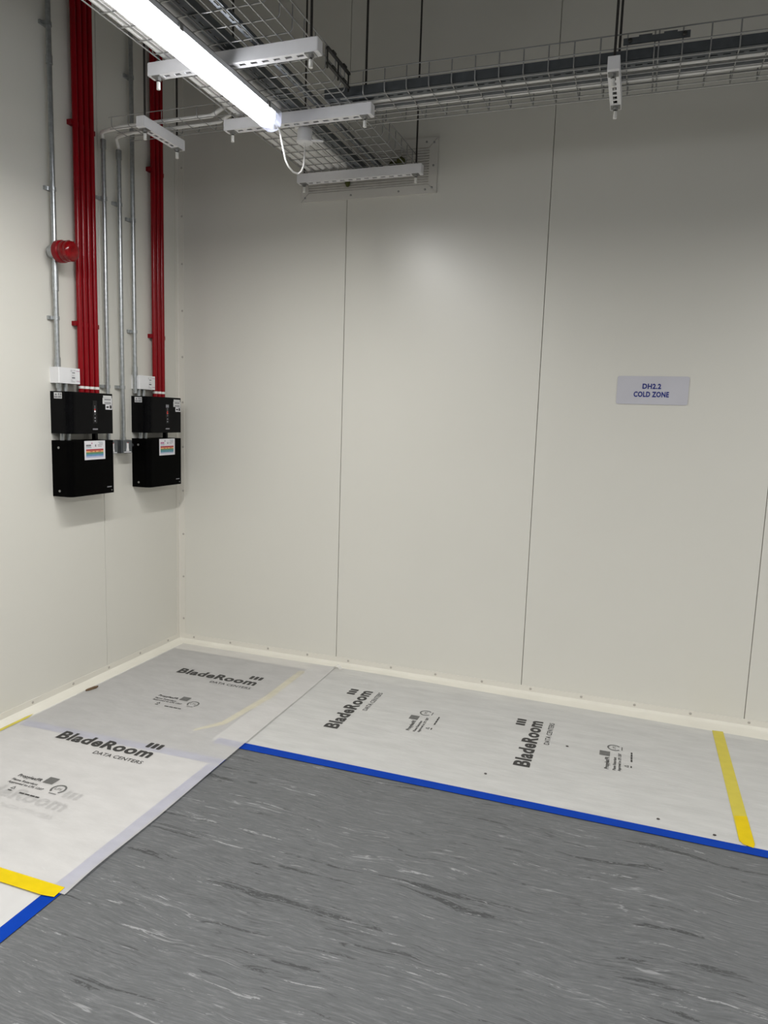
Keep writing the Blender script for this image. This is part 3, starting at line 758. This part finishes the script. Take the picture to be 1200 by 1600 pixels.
def spur(y0, label, full):
    t = thing('switch_box', label, 'switch box', (0, y0, 1.340), 'grey metal switch boxes')
    MB().prism([(0, 0), (0, 0.050), (0.003, 0.054), (0.083, 0.054), (0.086, 0.050), (0.086, 0)], lambda a, b_, h: (b_, a, h), 0.0, 0.078).build('back_box', 'galv_dark', t)
    MB().box(0.054, 0.059, 0.002, 0.084, 0.002, 0.076).build('face_plate', 'galv_dark', t)
    MB().prism([(0.032, 0.012), (0.054, 0.012), (0.050, 0.034), (0.050, 0.062), (0.036, 0.062), (0.036, 0.034)], lambda a, b_, h: (h, a, b_), 0.059, 0.063).build('switch', 'white', t)
    MB().box(0.063, 0.0635, 0.038, 0.048, 0.060, 0.064).build('neon_mark', 'l_red', t)
    MB().box(0.0585, 0.0605, 0.014, 0.076, 0.004, 0.009).build('label_strip', 'label_b', t)
    if full:
        MB().tube([(0.03, 0.086, 0.045), (0.03, 0.125, 0.045)], 0.010, 12).build('side_gland', 'galv_dark', t, True)
spur(-0.763, 'grey metal switch box half hidden by the nearer black box', False)
spur(-0.636, 'grey metal switch box between the two black boxes', True)

# ------------------------------------------------------------------ sign
sg = thing('wall_sign', 'pale wall sign reading DH2.2 COLD ZONE in navy letters', 'sign', (2.818, 0, 1.717))
def rrect(w, h, r, n=5):
    p = []
    for cx, cy, a0 in ((w - r, h - r, 0), (r, h - r, 90), (r, r, 180), (w - r, r, 270)):
        for k in range(n + 1):
            a = math.radians(a0 + 90 * k / n); p.append((cx + r * math.cos(a), cy + r * math.sin(a)))
    return p
MB().prism(rrect(0.361, 0.150, 0.010), fy, -0.004, 0.0).build('plate', 'sign', sg)
SF = lambda ox, oz: (lambda u, v: (ox + u, -0.0048, oz + v))
vs, fs = text_mesh('DH2.2', 0.094, 0.0255, 0.042)
flat(sg, 'lettering', 'navy', vs, fs, SF(0.130, 0.084))
vs, fs = text_mesh('COLD ZONE', 0.178, 0.0265, 0.042)
flat(sg, 'lettering', 'navy', vs, fs, SF(0.088, 0.041))

# ------------------------------------------------------------------ floor sheets, prints and tapes
def noise(a, b_):
    return (math.sin(a * 5.1 + 1.3 * math.sin(b_ * 3.7)) + math.sin(b_ * 6.3 + 1.7 * math.sin(a * 4.1 + 2)) + 0.6 * math.sin(11 * a - 9 * b_)) / 2.6
def grid_sheet(xl, xr, y0, y1, nx, ny, hfn):
    vs = []; fs = []
    for j in range(ny + 1):
        y = y0 + (y1 - y0) * j / ny
        a, b_ = xl(y), xr(y)
        for i in range(nx + 1):
            x_ = a + (b_ - a) * i / nx
            vs.append((x_, y, hfn(x_, y)))
    for j in range(ny):
        for i in range(nx):
            q = j * (nx + 1) + i
            fs.append((q, q + 1, q + nx + 2, q + nx + 1))
    return MB().add(vs, fs)
def sheet(name, label, mb, mt_, group):
    o = mb.build(name, mt_, None, True)
    return tag(o, label, 'floor sheet', group)
SG = 'white protective sheets on the floor'
hR = lambda x_, y: 0.0016 + 0.0007 * (1 + noise(x_, y))
far_R = lambda x_: -0.066 - 0.03 * max(0, x_ - 1.6)
def make_R(x0, x1, nx):
    vs = []; fs = []; ny = 30
    for i in range(nx + 1):
        x_ = x0 + (x1 - x0) * i / nx
        for j in range(ny + 1):
            y = -1.252 + (far_R(x_) + 1.252) * j / ny
            vs.append((x_, y, hR(x_, y)))
    for i in range(nx):
        for j in range(ny):
            q = i * (ny + 1) + j
            fs.append((q, q + ny + 1, q + ny + 2, q + 1))
    return MB().add(vs, fs)
sR = sheet('protective_sheet', 'white printed sheet along the sign wall, edged with blue tape', make_R(1.075, 3.455, 60), 'sheet_b', SG)
sR2 = sheet('protective_sheet', 'white sheet beyond the yellow tape at the right edge', make_R(3.462, 5.9, 60), 'sheet_b', SG)
h0 = lambda x_, y: 0.0016 + 0.0006 * (1 + noise(x_ + 3, y))
sL0 = sheet('protective_sheet', 'white sheet at the lower left corner, beyond the yellow tape',
            grid_sheet(lambda y: 0.085, lambda y: 1.222, -3.9, -1.43, 30, 60, h0), 'sheet_u', SG)
EDGE = [(-0.05, 1.232), (-0.6, 1.246), (-1.228, 1.255), (-1.589, 1.258), (-1.952, 1.266), (-2.2, 1.264), (-2.42, 1.268)]
def edge_x(y):
    for (ya, xa), (yb, xb) in zip(EDGE[:-1], EDGE[1:]):
        if yb <= y <= ya: return xa + (xb - xa) * (ya - y) / (ya - yb)
    return EDGE[0][1] if y > EDGE[0][0] else EDGE[-1][1]
def hL(x_, y):
    d = edge_x(y) - x_
    lift = max(0.0, 1 - d / 0.07) ** 2 * (0.006 + 0.003 * math.sin(y * 4.3)) * min(1, max(0, (y + 2.43) / 0.15))
    return 0.0050 + 0.0009 * (1 + noise(x_ - 1, y + 2)) + lift
sL = sheet('protective_sheet', 'large white printed sheet in the corner beside the pipe wall, lying on top',
           grid_sheet(lambda y: 0.080, edge_x, -2.415, -0.072, 48, 90, hL), 'sheet', SG)
# curled lip where its corner meets the skirting
lip = []
for i in range(9):
    s = i / 8; lip.append((1.225 + 0.062 * s, -0.068 - 0.012 * s, 0.006 + 0.024 * math.sin(PI * min(1, s * 1.15)) * (1 - .35 * s)))
vs = []; fs = []
for p in lip:
    vs.append(p); vs.append((p[0] - 0.006, p[1] - 0.03, p[2] * 0.8 + 0.002))
for i in range(len(lip) - 1): fs.append((2 * i, 2 * i + 2, 2 * i + 3, 2 * i + 1))
MB().add(vs, fs).build('curled_lip', 'sheet', sL, True)

def all_prints(parent, fn):
    P = lambda e_, du=0, dv=0: (lambda u, v: fn(u + du, v + dv, e_))
    E1 = 0.0009
    vs, fs = text_mesh('BladeRoom', 0.542, 0.072, 0.038)
    flat(parent, 'logo_lettering', 'ink', vs, fs, P(E1, 0.006, 0))
    for k in range(3):
        u0 = 0.463 + k * 0.030; out = []
        for cx, cy, a0 in ((u0 + 0.016, 0.128, 0), (u0 + 0.006, 0.128, 90), (u0 + 0.006, 0.090, 180), (u0 + 0.016, 0.090, 270)):
            for q in range(4):
                a = math.radians(a0 + 30 * q); out.append((cx + 0.0058 * math.cos(a), cy + 0.0058 * math.sin(a)))
        flat(parent, 'logo_bar', 'ink', out, [tuple(range(len(out)))], P(E1))
    vs, fs = text_mesh('DATA CENTERS', 0.272, 0.026, 0.010)
    flat(parent, 'logo_lettering', 'ink', vs, fs, P(E1, 0.282, -0.062))
    for body, wd, cap, u, v, bd in (('PropylexFR', 0.128, 0.019, 0.139, -0.352, 0.034), ('Flame Retardant', 0.138, 0.0135, 0.139, -0.384, 0.024), ('Approved to LPS 1207', 0.188, 0.0135, 0.139, -0.406, 0.024)):
        vs, fs = text_mesh(body, wd, cap, bd)
        flat(parent, 'stamp_lettering', 'ink', vs, fs, P(E1, u, v))
    flat(parent, 'stamp_square', 'ink_grey', *quad(0.277, 0.329, -0.354, -0.305), P(E1))
    # round approval mark: open ring, letters and a foot bar
    n = 30; vs = []; fs = []
    for k in range(n + 1):
        a = math.radians(-52 + 284 * k / n)
        for r in (0.034, 0.0255): vs.append((0.383 + r * math.cos(a), -0.372 + r * math.sin(a)))
    for k in range(n): fs.append((2 * k, 2 * k + 2, 2 * k + 3, 2 * k + 1))
    flat(parent, 'approval_ring', 'ink_grey', vs, fs, P(E1))
    vs, fs = text_mesh('LPS', 0.034, 0.015, 0.0)
    flat(parent, 'approval_lettering', 'ink_grey', vs, fs, P(E1, 0.366, -0.379))
    flat(parent, 'approval_bar', 'ink_grey', *quad(0.366, 0.404, -0.411, -0.406), P(E1))
    # recycling triangle and the small line under it
    for k in range(3):
        a = math.radians(90 + 120 * k); b_ = math.radians(90 + 120 * (k + 1))
        p0 = (0.203 + 0.014 * math.cos(a), -0.434 + 0.014 * math.sin(a)); p1 = (0.203 + 0.014 * math.cos(b_), -0.434 + 0.014 * math.sin(b_))
        q0 = (0.203 + 0.008 * math.cos(a), -0.434 + 0.008 * math.sin(a)); q1 = (0.203 + 0.008 * math.cos(b_), -0.434 + 0.008 * math.sin(b_))
        flat(parent, 'recycling_mark', 'ink', [p0, p1, q1, q0], [(0, 1, 2, 3)], P(E1))
    flat(parent, 'recycling_mark', 'ink', *quad(0.193, 0.213, -0.456, -0.450), P(E1))
    for u0, u1 in ((0.256, 0.282), (0.286, 0.310), (0.314, 0.338), (0.342, 0.361)):
        flat(parent, 'fine_print', 'ink', *quad(u0, u1, -0.458, -0.450), P(E1))
def on_L(x0, y0, h): return lambda u, v, e_: (x0 + u, y0 + v, h(x0 + u, y0 + v) + e_)
def on_R(xb, y0, h): return lambda u, v, e_: (xb - v, y0 + u, h(xb - v, y0 + u) + e_)
all_prints(sL, on_L(0.370, -1.535, hL))
all_prints(sL, on_L(0.366, -0.560, hL))
all_prints(sR, on_R(1.590, -0.905, hR))
all_prints(sR, on_R(2.576, -0.928, hR))
all_prints(sL0, on_L(0.335, -2.030, h0))

def tape(name, outline, z, mt_, label, group=None, th=0.0005):
    o = MB().prism(outline, lambda a, b_, h: (a, b_, h), z, z + th).build(name, mt_)
    return tag(o, label, 'tape', group)
tape('blue_tape', [(1.10, -1.223), (3.0, -1.224), (5.9, -1.226), (5.9, -1.279), (3.0, -1.277), (1.10, -1.282)], 0.0032, 'blue', 'blue tape strip edging the sign wall sheet', 'blue floor tapes')
tape('blue_tape', [(1.196, -3.9), (1.250, -3.9), (1.250, -1.47), (1.196, -1.47)], 0.0032, 'blue', 'blue tape strip at the lower left corner, running under the corner sheet', 'blue floor tapes')
tape('blue_tape', [(0.10, -1.49), (0.10, -1.437), (1.25, -1.405), (1.25, -1.46)], 0.0030, 'blue', 'blue tape showing faintly through the corner sheet, across it', 'blue floor tapes')
tape('yellow_tape', [(0.10, -2.445), (1.20, -2.445), (1.246, -2.438), (1.243, -2.388), (0.10, -2.388)], 0.0075, 'yellow', 'yellow tape strip across the lower left, beside the blue tape', 'yellow floor tapes')
tape('yellow_tape', [(3.432, -1.20), (3.487, -1.20), (3.488, -0.112), (3.434, -0.118)], 0.0034, 'yellow_thin', 'pale long yellow tape strip at the right edge', 'yellow floor tapes')
tape('yellow_tape', [(3.433, -1.19), (3.443, -1.215), (3.478, -1.229), (3.487, -1.20), (3.487, -0.990), (3.438, -1.004)], 0.0045, 'yellow', 'short deep yellow tape piece touching the blue tape at the right', 'yellow floor tapes')
tape('yellow_tape', [(0.93, -1.19), (0.94, -1.21), (1.045, -1.08), (1.095, -0.67), (1.085, -0.22), (1.045, -0.22), (1.05, -0.67), (1.01, -1.06)], 0.0032, 'yellow_thin', 'yellow tape showing faintly through the corner sheet', 'yellow floor tapes')

tape('yellow_tape', [(0.064, -2.2), (0.088, -2.2), (0.086, -1.42), (0.072, -1.37), (0.066, -1.42)], 0.0078, 'yellow_thin', 'thin yellow tape edge along the cove at the left frame edge', 'yellow floor tapes')

# scraps
sc_ = MB()
pts = []
o = MB().prism([(-0.040, -0.003), (-0.02, -0.010), (0.025, -0.010), (0.040, 0.0), (0.02, 0.009), (-0.022, 0.007)], lambda a, b_, h: (0.108 + b_ + 0.2 * a, -0.985 + a, h), 0.008, 0.016).build('card_scrap', 'brown')
tag(o, 'small brown scrap lying on the cove by the pipe wall', 'scrap')
for (x_, y_), lb_ in zip(((2.725, -0.624), (3.344, -1.190), (3.136, -1.154), (2.40, -1.06)), ('near the round stamp', 'left of the deep yellow tape', 'farther left of the yellow tape', 'below the second logo')):
    o = MB().prism([(-0.006, -0.002), (0.0, -0.005), (0.007, -0.001), (0.004, 0.004), (-0.003, 0.004)], lambda a, b_, h: (x_ + a, y_ + b_, h), 0.003, 0.006).build('grit_speck', 'speck')
    tag(o, 'tiny dark speck on the sign wall sheet, ' + lb_, 'speck', 'grit specks')
